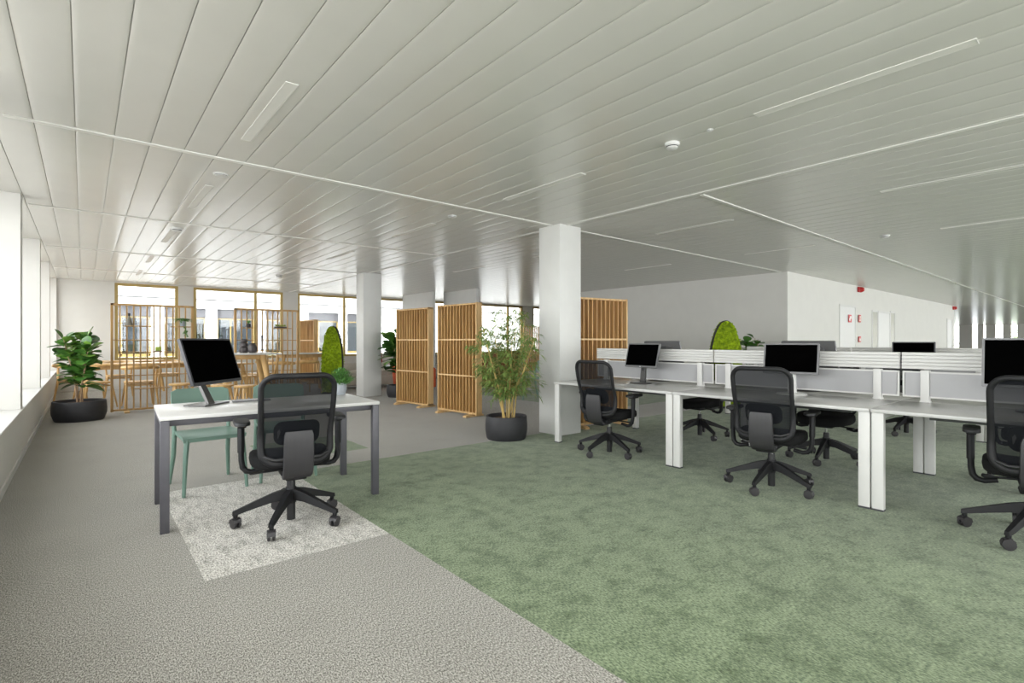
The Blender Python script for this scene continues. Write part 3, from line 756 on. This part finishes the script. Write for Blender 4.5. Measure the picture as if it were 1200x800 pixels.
# ================================================================== MINT CHAIRS
def mint_chair():
    t = thing('plastic_chair', '', 'chair', group='mint green plastic chairs')
    # sitter looks along +Y in local space
    m = MB(); nx, ny = 10, 8; top = []; bot = []
    for j in range(ny+1):
        a = []; b = []
        for i in range(nx+1):
            u = i/nx*2-1; v = j/ny*2-1
            x = u*.215*(1-.05*v*-1); y = v*.21
            z = .455 - .014*(1-u*u)*(1-v*v) - (.012*max(0, v)**4)
            a.append(m.b.verts.new((x, y, z))); b.append(m.b.verts.new((x*.985, y*.985, z-(.03 if max(abs(u), abs(v)) > .99 else .016))))
        top.append(a); bot.append(b)
    for j in range(ny):
        for i in range(nx):
            m.b.faces.new((top[j][i], top[j][i+1], top[j+1][i+1], top[j+1][i])); m.b.faces.new((bot[j][i], bot[j+1][i], bot[j+1][i+1], bot[j][i+1]))
    for i in range(nx):
        m.b.faces.new((top[0][i], bot[0][i], bot[0][i+1], top[0][i+1])); m.b.faces.new((top[ny][i], top[ny][i+1], bot[ny][i+1], bot[ny][i]))
    for j in range(ny):
        m.b.faces.new((top[j][0], top[j+1][0], bot[j+1][0], bot[j][0])); m.b.faces.new((top[j][nx], bot[j][nx], bot[j+1][nx], top[j+1][nx]))
    m.build('seat', M['mint'], t)
    m = MB(); rws = []
    for j in range(9):
        z = .56+.235*j/8; a = []
        for i in range(11):
            u = i/10*2-1; hw = .222-.004*(j/8)
            y = -.225-.05*j/8-.022*(1-u*u); corner = .0
            zz = z if j < 7 else z-(.02 if abs(u) > .95 else 0)*(j-6)/2
            a.append((u*hw, y, zz))
        rws.append(a)
    F1 = [[m.b.verts.new(p) for p in r] for r in rws]; B1 = [[m.b.verts.new((p[0], p[1]-.016, p[2])) for p in r] for r in rws]
    for j in range(8):
        for i in range(10):
            m.b.faces.new((F1[j][i], F1[j][i+1], F1[j+1][i+1], F1[j+1][i])); m.b.faces.new((B1[j][i], B1[j+1][i], B1[j+1][i+1], B1[j][i+1]))
        m.b.faces.new((F1[j][0], F1[j+1][0], B1[j+1][0], B1[j][0])); m.b.faces.new((F1[j][10], B1[j][10], B1[j+1][10], F1[j+1][10]))
    for i in range(10):
        m.b.faces.new((F1[0][i], B1[0][i], B1[0][i+1], F1[0][i+1])); m.b.faces.new((F1[8][i], F1[8][i+1], B1[8][i+1], B1[8][i]))
    m.build('backrest', M['mint'], t)
    for sx in (-1, 1):
        m = MB(); m.tube([(sx*.225, .225, 0), (sx*.208, .198, .30), (sx*.195, .185, .44)], [.016, .022, .026], 10, flat=.8); m.build('leg', M['mint'], t)
        m = MB(); m.tube([(sx*.225, -.30, 0), (sx*.205, -.245, .25), (sx*.203, -.215, .44), (sx*.210, -.236, .56), (sx*.212, -.275, .74)], [.016, .022, .022, .017, .010], 10, flat=.8); m.build('leg', M['mint'], t)
    return t
mc = mint_chair(); mc.location = (.80, 4.88, 0); mc.rotation_euler = (0, 0, PI+D(4)); mc['label'] = 'mint green plastic chair behind the single desk, left of the other mint chair'
clone(mc, (1.40, 4.90, 0), PI-D(6), 'mint green plastic chair mostly hidden behind the black task chair')

# ================================================================== PLANTS
def pot_parts(t, r, h, rim=.02, m='pot', soil='soil', base=.9):
    b = MB(); b.lathe([(0, 0), (r*base*.96, 0), (r*base, .015), (r*.99, h*.35), (r, h*.6), (r*.97, h-.01), (r*.955, h), (r*.955-rim, h), (r*.95-rim, h-.05), (0, h-.05)], seg=48)
    b.build('pot', M[m], t)
    b = MB(); b.lathe([(0, h-.04), (r*.5, h-.038), (r*.94-rim, h-.045)], seg=32); b.keepn = True; b.build('soil', M[soil], t)
def fiddle_shape(t): return (.10+.55*math.sin(PI*min(1, t*1.25))*.8 if t < .3 else .45+.55*math.sin(PI*min(1, (t-.12)/.88))) * (1 if t < .85 else max(0.05, (1-(t-.85)/.15*.75)))
def fig(label, loc, r, h, H, spread, n, seed, Lf=.24):
    t = thing('potted_plant', label, 'plant', loc); pot_parts(t, r, h); rnd = random.Random(seed)
    m = MB(); stems = []
    for k in range(5):
        a = 2*PI*k/5+rnd.uniform(-.3, .3); lean = rnd.uniform(.35, .9)*spread
        hh = H*rnd.uniform(.78, 1.0) if k else H
        if k == 0: lean *= .3
        p = [V((math.cos(a)*.03, math.sin(a)*.03, h-.05)), V((math.cos(a)*lean*.25, math.sin(a)*lean*.25, h+(hh-h)*.35)), V((math.cos(a)*lean*.6, math.sin(a)*lean*.6, h+(hh-h)*.7)), V((math.cos(a)*lean*.8, math.sin(a)*lean*.8, hh-.06))]
        m.tube(p, [.013, .011, .009, .005], 7); stems.append(p)
    m.build('stems', M['bark'], t)
    m = MB(); m2 = MB(); m.keepn = m2.keepn = True
    for i in range(n):
        p = rnd.choice(stems); u = rnd.uniform(.16, 1)**.8
        q = u*3; i0 = min(2, int(q)); c = p[i0].lerp(p[i0+1], q-i0)
        a = rnd.uniform(0, 2*PI); el = rnd.uniform(-.1, .75)+.5*(u > .9)
        d = V((math.cos(a)*math.cos(el), math.sin(a)*math.cos(el), math.sin(el)))
        L = Lf*rnd.uniform(.65, 1.15)
        (m2 if rnd.random() < .3 else m).leaf(c+d*.03, d, (rnd.uniform(-.4, .4), rnd.uniform(-.4, .4), 1), L, L*.74, rnd.uniform(.05, .38), .12, 6, fiddle_shape)
    m.build('foliage', M['leaf'], t); m2.build('young_leaves', M['leaf2'], t)
    return t
fig('leafy fig plant in a wide black pot beside the window wall', (-.045, 10.25, 0), .335, .30, 1.30, .54, 215, 3, .215)
fig('tall broad-leaved plant in a black ribbed pot between the second column and a slatted screen', (5.25, 10.15, 0), .24, .26, 1.40, .30, 95, 11, .36)
fig('dark leafy plant beyond the right moss panel, against the far wall', (10.7, 4.95, 0), .22, .4, 1.33, .3, 70, 5, .2)
fig('small plant in the lounge seen between the two slatted screens', (10.6, 15.2, 0), .22, .5, 1.35, .3, 60, 9, .2)
# bamboo
bt = thing('potted_bamboo', 'tall feathery bamboo in a round charcoal pot in front of the tall column', 'plant', (4.03, 4.93, 0)); pot_parts(bt, .262, .285, .022, 'pot', 'soil', .93)
rnd = random.Random(21); m = MB(); lf = MB(); lf.keepn = True; canes = []
for k in range(9):
    a = 2*PI*k/9+rnd.uniform(-.3, .3); r0 = rnd.uniform(.02, .11); ln = rnd.uniform(.10, .42) if k > 1 else .05; H = rnd.uniform(1.05, 1.50) if k > 1 else 1.52
    p = [V((math.cos(a)*r0, math.sin(a)*r0, .22)), V((math.cos(a)*(r0+ln*.25), math.sin(a)*(r0+ln*.25), .6)), V((math.cos(a)*(r0+ln*.6), math.sin(a)*(r0+ln*.6), .22+(H-.22)*.62)), V((math.cos(a)*(r0+ln), math.sin(a)*(r0+ln), H))]
    m.tube(p, [.011, .010, .007, .0025], 8); canes.append(p)
    for q in range(1, 9):
        u = q/9*3; i0 = min(2, int(u)); c = p[i0].lerp(p[i0+1], u-i0); m.lathe([(.0118*(1-q/14), -.003), (.0135*(1-q/14), 0), (.0118*(1-q/14), .003)], c, 8)
m.build('canes', M['cane'], bt)
tw = MB()
for p in canes:
    for q in range(26):
        u = (.24+.76*q/25)*3; i0 = min(2, int(u)); c = p[i0].lerp(p[i0+1], u-i0)
        for s in range(2):
            a = rnd.uniform(0, 2*PI); out = rnd.uniform(.12, .34)*(1.05-.35*(u/3)); up = rnd.uniform(-.02, .14)
            e = c+V((math.cos(a)*out, math.sin(a)*out, up)); md = c.lerp(e, .5)+V((0, 0, .03))
            tw.tube([c, md, e], [.0016, .0013, .0008], 4)
            for k in range(10):
                v = rnd.uniform(.25, 1); b0 = c.lerp(md, v*2) if v < .5 else md.lerp(e, v*2-1)
                ang = a+rnd.uniform(-1.0, 1.0); el = rnd.uniform(-.7, .25)
                lf.leaf(b0, (math.cos(ang)*math.cos(el), math.sin(ang)*math.cos(el), math.sin(el)), (rnd.uniform(-.7, .7), rnd.uniform(-.7, .7), 1), rnd.uniform(.055, .10), rnd.uniform(.009, .014), rnd.uniform(.1, .5), .1, 3)
tw.build('twigs', M['cane'], bt); lf.build('foliage', M['bamboo'], bt)
# herb on the desk
ht = thing('potted_herb', 'small grass-like green plant in a grey zinc pot on the single desk', 'plant', (1.745, 4.45, .7305))
pot_parts(ht, .052, .105, .005, 'pot_grey', 'soil', .8)
m = MB(); m.keepn = True; rnd = random.Random(5)
for i in range(420):
    a = rnd.uniform(0, 2*PI); rr = rnd.uniform(0, .04); tilt = rnd.uniform(0, .95); L = rnd.uniform(.06, .15)
    d = V((math.cos(a)*math.sin(tilt), math.sin(a)*math.sin(tilt), math.cos(tilt)))
    s = V((math.cos(a)*rr, math.sin(a)*rr, .07)); 
    m.leaf(s+d*L*.5, d, (rnd.random()-.5, rnd.random()-.5, .3), L*.5, .008, .15, .1, 2)
    m.leaf(s+d*L*rnd.uniform(.2, .8), (rnd.gauss(0, 1), rnd.gauss(0, 1), .5), (0, 0, 1), .028, .011, .2, .1, 2)
for i in range(900):
    d = V((rnd.gauss(0, 1), rnd.gauss(0, 1), rnd.gauss(0, 1))).normalized()*rnd.uniform(.4, 1)
    m.leaf((d.x*.085, d.y*.085, .165+d.z*.065), (d.x+rnd.gauss(0, .5), d.y+rnd.gauss(0, .5), d.z+.5), (0, 0, 1), .026, .009, .3, .1, 2)
m.build('foliage', M['herb'], ht)

# ================================================================== MOSS PANELS
def moss(label, loc, rz, w, H, seed):
    t = thing('moss_divider', label, 'plant divider', loc, rz, 'arched moss panels')
    def hw(z): u = z/H; return w/2*(1 if u < .42 else math.sqrt(max(0, 1-((u-.42)/.58)**2)))*(.93+.07*min(1, u*3))
    n = 26; pl = [(-hw(0), 0)]
    pts = [(hw(z), z) for z in [H*(1-math.cos(PI/2*k/n))*0+H*math.sin(PI/2*k/n) for k in range(n+1)]]
    poly = [(x, z) for x, z in pts]+[(-x, z) for x, z in pts[::-1][1:]]
    m = MB(); m.prism(poly, .05, Matrix.Translation((0, 0, .02)) @ Matrix.Rotation(PI/2, 4, 'X')); m.build('board', M['moss_edge'], t)
    m = MB(); m.box((0, 0, .012), (w*.8, .2, .02), bev=.004); m.build('foot_plate', M['moss_edge'], t)
    rnd = random.Random(seed); m = MB(); m.keepn = True
    for side in (-1, 1):
        m.prism([(x*.96, z*.985+.01) for x, z in poly], .02, Matrix.Translation((0, side*.03, .02)) @ Matrix.Rotation(PI/2, 4, 'X'))
        for i in range(2600):
            z = rnd.uniform(.03, H*.985); h = hw(z)*.97
            if h < .01: continue
            x = rnd.uniform(-h, h)
            d = V((rnd.uniform(-.5, .5), side*rnd.uniform(.3, 1), rnd.uniform(-1.2, .1)))
            m.leaf((x, side*.036, z+.02), d, (rnd.uniform(-1, 1), side, rnd.uniform(-.3, .3)), rnd.uniform(.03, .055), .022, .2, .2, 2)
    m.build('moss', M['moss'], t)
moss('lime green moss panel with rounded top standing behind the right end of the benches', (8.92, 4.64, 0), D(-28), .66, 1.56, 1)
moss('narrow lime green moss panel with rounded top left of the second column', (4.42, 11.75, 0), D(-58), .56, 1.54, 2)

# ================================================================== SLATTED SCREENS
def slat_screen():
    t = thing('slatted_screen', '', 'room divider', group='slatted pine screens')
    W_, H_, dp = 1.0, 1.81, .12          # runs along local X, thickness along Y
    m = MB()
    for s in (-1, 1): m.box((s*(W_/2-.0125), 0, H_/2+.02), (.025, dp, H_-.02), bev=.002, seg=1)
    m.box((0, 0, H_-.008), (W_, dp, .025), bev=.002, seg=1); m.box((0, 0, .055), (W_, dp, .03), bev=.002, seg=1)
    m.build('frame', M['wood'], t)
    m = MB(); n = 11
    for i in range(n):
        x = -W_/2+.025+(W_-.05)*(i+1)/(n+1); m.box((x, 0, H_/2+.02), (.016, dp-.012, H_-.06), bev=.0015, seg=1)
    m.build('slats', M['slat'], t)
    for z in (.645, 1.23):
        m = MB(); m.box((0, -dp/2+.004, z), (W_-.05, .012, .022)); m.box((0, dp/2-.004, z), (W_-.05, .012, .022)); m.build('cross_rail', M['woodh'], t)
    for s in (-1, 1):
        m = MB(); m.prism([(-.19, 0), (.19, 0), (.19, .022), (.14, .040), (-.14, .040), (-.19, .022)], .07, Matrix.Translation((s*.36, 0, 0)) @ Matrix.Rotation(PI/2, 4, 'Z') @ Matrix.Rotation(PI/2, 4, 'X')); m.build('foot', M['woodh'], t)
    return t
sc = slat_screen(); sc.location = (4.76, 7.06, 0); sc.rotation_euler = (0, 0, D(-84)); sc['label'] = 'slatted pine screen nearest the bamboo, right one of the pair in the aisle'
clone(sc, (4.76, 8.55, 0), D(-83), 'slatted pine screen next to the second column, left one of the pair in the aisle')
clone(sc, (5.66, 4.83, 0), D(-9), 'slatted pine screen between the tall column and the bench, behind the left task chair')
clone(sc, (5.0, 15.15, 0), D(-86), 'dim slatted screen far back between the lattice partition and the left moss panel')
clone(sc, (14.0, 15.3, 0), D(-20), 'slatted screen far away, seen between the bamboo and the tall column')

# ================================================================== LATTICE PARTITIONS
def lattice(label, loc):
    t = thing('lattice_screen', label, 'room divider', loc, 0, 'open lattice partitions with shelves')
    W_, H_ = 1.19, 1.84
    m = MB()
    for s in (-1, 1): m.box((s*(W_/2-.019), 0, H_/2+.01), (.038, .06, H_-.02), bev=.002, seg=1)
    m.box((0, 0, H_-.017), (W_, .06, .034), bev=.002, seg=1); m.box((0, 0, .045), (W_, .06, .028), bev=.002, seg=1); m.build('frame', M['lattice'], t)
    m = MB()
    for i in range(11): m.box((-W_/2+.032+(W_-.064)*(i+1)/12, 0, H_/2+.01), (.021, .026, H_-.05))
    m.build('bars', M['lattice'], t, False)
    m = MB()
    for z in (.62, 1.225): m.tube([(-W_/2+.03, 0, z), (W_/2-.03, 0, z)], .0075, 8)
    m.build('cross_rods', M['lattice'], t)
    for s in (-1, 1):
        m = MB(); m.box((s*.38, 0, .016), (.07, .36, .032), bev=.004); m.build('foot', M['woodh'], t)
    def shelf(x0, x1, z):
        m = MB(); m.box(((x0+x1)/2, -.075, z), (x1-x0, .13, .014), bev=.002, seg=1)
        for x in (x0+.01, x1-.01): m.tube([(x, .02, z-.0), (x, -.14, z)], .008, 6)
        m.build('shelf', M['lattice'], t)
    for sh in SH: shelf(*sh)
    return t
SH = [(-.42, -.03, 1.46), (.24, .54, 1.46), (-.50, .28, 1.02), (-.28, .22, .40)]
lattice('open wooden lattice partition with shelves on the left, holding the grey cone bottle', (.94, 10.86, 0))
SH = [(-.48, -.26, 1.46), (.10, .42, 1.46), (-.24, .50, 1.02)]
lattice('open wooden lattice partition with shelves, right behind the black vase table', (2.80, 10.90, 0))
# shelf items (first partition)
yS = 10.86-.075
t = thing('cone_bottle', 'grey cone-shaped bottle on the upper left shelf of the left lattice partition', 'vase', (.94-.35, yS, 1.468))
m = MB(); m.lathe([(0, 0), (.055, 0), (.057, .01), (.03, .11), (.014, .15), (.012, .165)], seg=24); m.build('body', M['taupe'], t)
m = MB(); m.lathe([(.012, .16), (.017, .17), (.017, .205), (.012, .21), (0, .21)], seg=16); m.build('stopper', M['dark'], t)
t = thing('trailing_plant', 'trailing green plant on the upper right shelf of the left lattice partition', 'plant', (.94+.42, yS-.02, 1.468))
pot_parts(t, .05, .09, .005, 'pot_grey'); m = MB(); m.keepn = True; rnd = random.Random(8)
for i in range(150):
    a = rnd.uniform(0, 2*PI); r = rnd.uniform(.02, .15); z = .13-r*rnd.uniform(0, .5)
    m.leaf((math.cos(a)*r*.9, math.sin(a)*r*.32-.01, z+.02), (math.cos(a), .4*math.sin(a)-.2, -.2), (0, 0, 1), .045, .024, .3, .1, 2)
for i in range(40):
    z = -rnd.uniform(.03, .22); m.leaf((.03+rnd.uniform(-.025, .025), -.08+rnd.uniform(-.02, .02), z+.04), (rnd.gauss(0, 1), rnd.gauss(0, 1), -.8), (0, 0, 1), .04, .022, .3, .1, 2)
m.tube([(0, 0, .09), (.03, -.07, .10), (.035, -.082, -.05), (.03, -.08, -.19)], .003, 5)
m.build('foliage', M['herb'], t)
t = thing('moss_cube', 'small lime green moss cube in a tray on the middle shelf of the left partition', 'plant', (.94+.06, yS, 1.028))
m = MB(); m.box((0, 0, .045), (.085, .085, .075), bev=.012); m.build('moss', M['cube'], t)
m = MB(); m.box((0, 0, .008), (.10, .10, .016), bev=.003); m.build('tray', M['taupe'], t)
# second partition
yS = 10.90-.075
t = thing('orchid', 'slim plant in a small black pot, upper left shelf of the right lattice partition', 'plant', (2.80-.36, yS, 1.468))
pot_parts(t, .04, .075, .004); m = MB(); m.keepn = True; rnd = random.Random(3)
for i in range(12):
    a = i*2.4; m.leaf((0, 0, .06), (math.cos(a), math.sin(a), 2.2), (0, 0, 1), .12, .03, .3, .2, 4)
m.build('leaves', M['herb'], t)
m = MB(); m.tube([(0, 0, .05), (.01, 0, .17), (.0, 0, .26), (-.03, 0, .31)], .003, 5)
for i in range(6): m.leaf((-.01*i+.01, 0, .25+.012*i), (random.uniform(-1, 1), random.uniform(-1, 1), .3), (0, 0, 1), .035, .03, .2, .1, 2)
m.build('stalk', M['leaf2'], t)
t = thing('succulent_tray', 'row of small yellow-green succulents in a tray on the upper right shelf', 'plant', (2.80+.22, yS, 1.468))
m = MB(); m.box((0, 0, .012), (.22, .08, .024), bev=.004); m.build('tray', M['dark'], t)
m = MB(); m.keepn = True
for k in range(4):
    for i in range(26):
        a = i*2.4; e = .2+i*.05; m.leaf((-.078+.052*k, 0, .03), (math.cos(a)*math.cos(e), math.sin(a)*math.cos(e), math.sin(e)), (0, 0, 1), .045, .018, .0, .2, 2)
m.build('succulents', M['cube'], t)
t = thing('black_ornament', 'thin black twisted ornament on the lower shelf of the right lattice partition', 'ornament', (2.80-.12, yS, 1.028))
m = MB(); m.box((0, 0, .008), (.05, .05, .016), bev=.003); m.build('plinth', M['black'], t)
m = MB()
for s in (0, 1, 2): m.tube([(.022*math.cos(k*.7+s*2.09), .022*math.sin(k*.7+s*2.09), .016+k*.012) for k in range(20)], .006, 6)
m.lathe([(0, .24), (.02, .25), (.024, .27), (.016, .29), (0, .295)], seg=12); m.build('figure', M['black'], t)

# ================================================================== CAFE FURNITURE
def table(name, label, loc, rz, L, Wd, H, top, splay=.10, leg=.035, apron=False):
    t = thing(name, label, 'table', loc, rz)
    m = MB(); m.box((0, 0, H-.015), (L, Wd, .03), bev=.006); m.build('tabletop', top, t)
    for sx in (-1, 1):
        for sy in (-1, 1):
            m = MB(); m.tube([(sx*(L/2-.06), sy*(Wd/2-.05), 0), (sx*(L/2-.06-splay), sy*(Wd/2-.05-splay*.6), H-.03)], [leg*.75, leg*1.15], 10); m.build('leg', M['oak'], t)
    m = MB()
    for sy in (-1, 1): m.box((0, sy*(Wd/2-.05-splay*.6), H-.07), (L-.2-splay*2, .03, .08), bev=.003)
    for sx in (-1, 1): m.box((sx*(L/2-.07-splay), 0, H-.07), (.03, Wd-.1-splay, .08), bev=.003)
    m.build('apron', M['oak'], t)
    return t
table('bar_table', 'high white-topped oak bar table with thick splayed legs, holding the black vases', (2.17, 9.92, 0), D(0), .95, .62, 1.0, M['top_white'], .16, .045)
table('bar_table', 'second high white-topped oak table behind the right lattice partition', (4.1, 13.0, 0), D(5), 1.3, .6, .92, M['top_white'], .12, .035)
table('dining_table', 'long oak dining table behind the left lattice partition', (1.05, 13.3, 0), D(3), 2.3, .85, .75, M['oak'], .12, .042)
table('dining_table', 'oak table near the back windows at the left end of the cafe corner', (.75, 15.2, 0), 0, 1.6, .7, .75, M['oak'], .1, .035)
table('round_side_table', 'low oak table beyond the left lattice between stools', (2.45, 12.25, 0), .3, .6, .6, .74, M['oak'], .14, .04)
def cafe_chair():
    t = thing('wooden_chair', '', 'chair', group='oak dining chairs in the cafe corner')
    m = MB(); pl = [(x, y) for x, y in rrect(.46, .42, .12, 5)]
    m.prism(pl, .028, Matrix.Translation((0, .0, .455))); m.build('seat', M['oak'], t)
    for sx in (-1, 1):
        m = MB(); m.tube([(sx*.24, .24, 0), (sx*.19, .17, .45)], [.012, .018], 8); m.build('leg', M['oak'], t)
        m = MB(); m.tube([(sx*.25, -.27, 0), (sx*.215, -.20, .45), (sx*.235, -.20, .70)], [.012, .019, .014], 8); m.build('leg', M['oak'], t)
    m = MB(); pts = [(.27*math.sin(a), -.03-.23*math.cos(a), .715+.02*math.cos(a)) for a in [D(-95+19*k) for k in range(11)]]
    m.tube(pts, [.018]+[.038]*9+[.018], 8, flat=1.0, up=(0, 0, 1)); 
    for v in m.b.verts:
        pass
    m.build('backrest', M['oak'], t)
    m = MB()
    m.tube([(-.19, .17, .40), (.19, .17, .40)], .012, 6); m.tube([(-.21, -.19, .40), (.21, -.19, .40)], .012, 6)
    for s in (-1, 1): m.tube([(s*.19, .17, .40), (s*.21, -.19, .40)], .012, 6)
    m.build('seat_frame', M['oak'], t)
    return t
cc = cafe_chair(); first = True
for x, y, a, lb in [(.80, 11.75, 4, 'curved-back oak chair directly behind the left lattice partition'),
                    (.17, 12.0, -70, 'oak chair whose back shows between the fig plant and the left lattice'),
                    (-.28+.1, 13.3, -88, 'oak chair at the left head of the long dining table'),
                    (.6, 14.2, 178, 'oak chair on the far side of the long dining table, left one'),
                    (1.5, 14.3, 184, 'oak chair on the far side of the long dining table, right one'),
                    (2.45, 13.4, 95, 'oak chair at the right end of the long dining table'),
                    (3.15, 12.9, 100, 'oak chair beyond the gap between the two lattice partitions'),
                    (3.35, 11.9, -30, 'oak chair behind the right lattice partition, left one'),
                    (3.95, 12.2, 10, 'oak chair behind the right lattice partition, right one')]:
    if first: cc.location = (x, y, 0); cc.rotation_euler = (0, 0, D(a)); cc['label'] = lb; first = False
    else: clone(cc, (x, y, 0), D(a), lb)
def stool():
    t = thing('stool', '', 'stool', group='round oak stools')
    m = MB(); m.lathe([(0, .47), (.15, .47), (.165, .48), (.168, .495), (.155, .505), (0, .503)], seg=28); m.build('seat', M['oak'], t)
    for k in range(4):
        a = PI/4+k*PI/2; m = MB(); m.tube([(math.cos(a)*.19, math.sin(a)*.19, 0), (math.cos(a)*.11, math.sin(a)*.11, .475)], [.014, .019], 8); m.build('leg', M['oak'], t)
    return t
st = stool(); first = True
for x, y, lb in [(1.24, 10.1, 'round oak stool left of the desk monitor, in front of the left lattice'), (1.72, 9.35, 'round oak stool at the left end of the near bar table'), (1.98, 9.0, 'round oak stool in front of the near bar table, behind the desk'),
                 (1.95, 11.3, 'round oak stool behind the desk monitor between the partitions'), (2.62, 11.6, 'round oak stool behind the near bar table')]:
    if first: st.location = (x, y, 0); st['label'] = lb; first = False
    else: clone(st, (x, y, 0), .4, lb)
t = thing('vase', 'tall mottled black vase of stacked rings on the near bar table, left of its partner', 'vase', (2.16, 9.93, 1.0))
m = MB(); m.lathe([(0, 0), (.055, 0), (.075, .03), (.075, .085), (.055, .10), (.05, .11), (.068, .125), (.07, .16), (.05, .175), (.045, .185), (.06, .20), (.062, .225), (.04, .24), (.03, .24), (.03, .2)], seg=28); m.build('body', M['vase'], t)
t = thing('vase', 'shorter rounded dark vase on the near bar table, right of the ringed one', 'vase', (2.28, 9.84, 1.0))
m = MB(); m.lathe([(0, 0), (.05, 0), (.07, .03), (.073, .10), (.055, .145), (.045, .155), (.045, .17), (.035, .17), (.035, .14)], seg=28); m.build('body', M['vase'], t)
m = MB(); m.lathe([(.046, .156), (.05, .158), (.05, .165), (.046, .168)], seg=24); m.build('rim', M['dark'], t)

# ================================================================== LOUNGE
def sofa(label, loc, rz, L, mm, name='sofa', cat='sofa', back=.78):
    t = thing(name, label, cat, loc, rz)
    m = MB(); m.box((0, 0, .20), (L, .80, .26), bev=.05, seg=3); m.build('base', M[mm], t)
    k = max(1, round(L/.8))
    for i in range(k):
        m = MB(); m.box((-L/2+L*(i+.5)/k, -.04, .38), (L/k-.02, .68, .14), bev=.05, seg=3); m.build('seat_cushion', M[mm], t)
    m = MB(); m.box((0, .34, back-.24), (L, .18, .48), RX(-.12), bev=.06, seg=3); m.build('backrest', M[mm], t)
    for s in (-1, 1):
        m = MB(); m.box((s*(L/2-.07), 0, .38), (.15, .80, .36), bev=.05, seg=3); m.build('armrest', M[mm], t)
    for sx in (-1, 1):
        for sy in (-1, 1):
            m = MB(); m.tube([(sx*(L/2-.12), sy*.3, 0), (sx*(L/2-.12), sy*.3, .10)], .018, 8); m.build('leg', M['black'], t)
    return t
sofa('beige upholstered sofa beyond the left moss panel and the second column', (5.95, 12.85, 0), D(-4), 2.2, 'sofa', back=.62)
sofa('beige sofa in the lounge behind the left slatted screen of the pair', (9.5, 14.6, 0), D(0), 2.0, 'sofa')
sofa('dark red armchair glimpsed beside the second column behind the tall plant', (6.65, 14.1, 0), D(10), .72, 'red', 'armchair', 'armchair', .9)
sofa('orange armchair glimpsed between the tall plant and the left slatted screen', (6.22, 11.15, 0), D(20), .70, 'orange', 'armchair', 'armchair', .62)
sofa('russet armchair behind the bamboo, left of its canes', (8.1, 10.35, 0), D(120), .85, 'brown', 'armchair', 'armchair', .92)
sofa('russet armchair further back behind the bamboo', (9.9, 12.2, 0), D(150), .85, 'brown', 'armchair', 'armchair', .92)
clone(mc, (7.15, 8.0, 0), D(70), 'mint green chair in the distance between the bamboo and the tall column')
table('coffee_table', 'low white-topped table in the lounge behind the slatted screens', (7.6, 13.2, 0), .2, .8, .5, .40, M['top_white'], .05, .02)
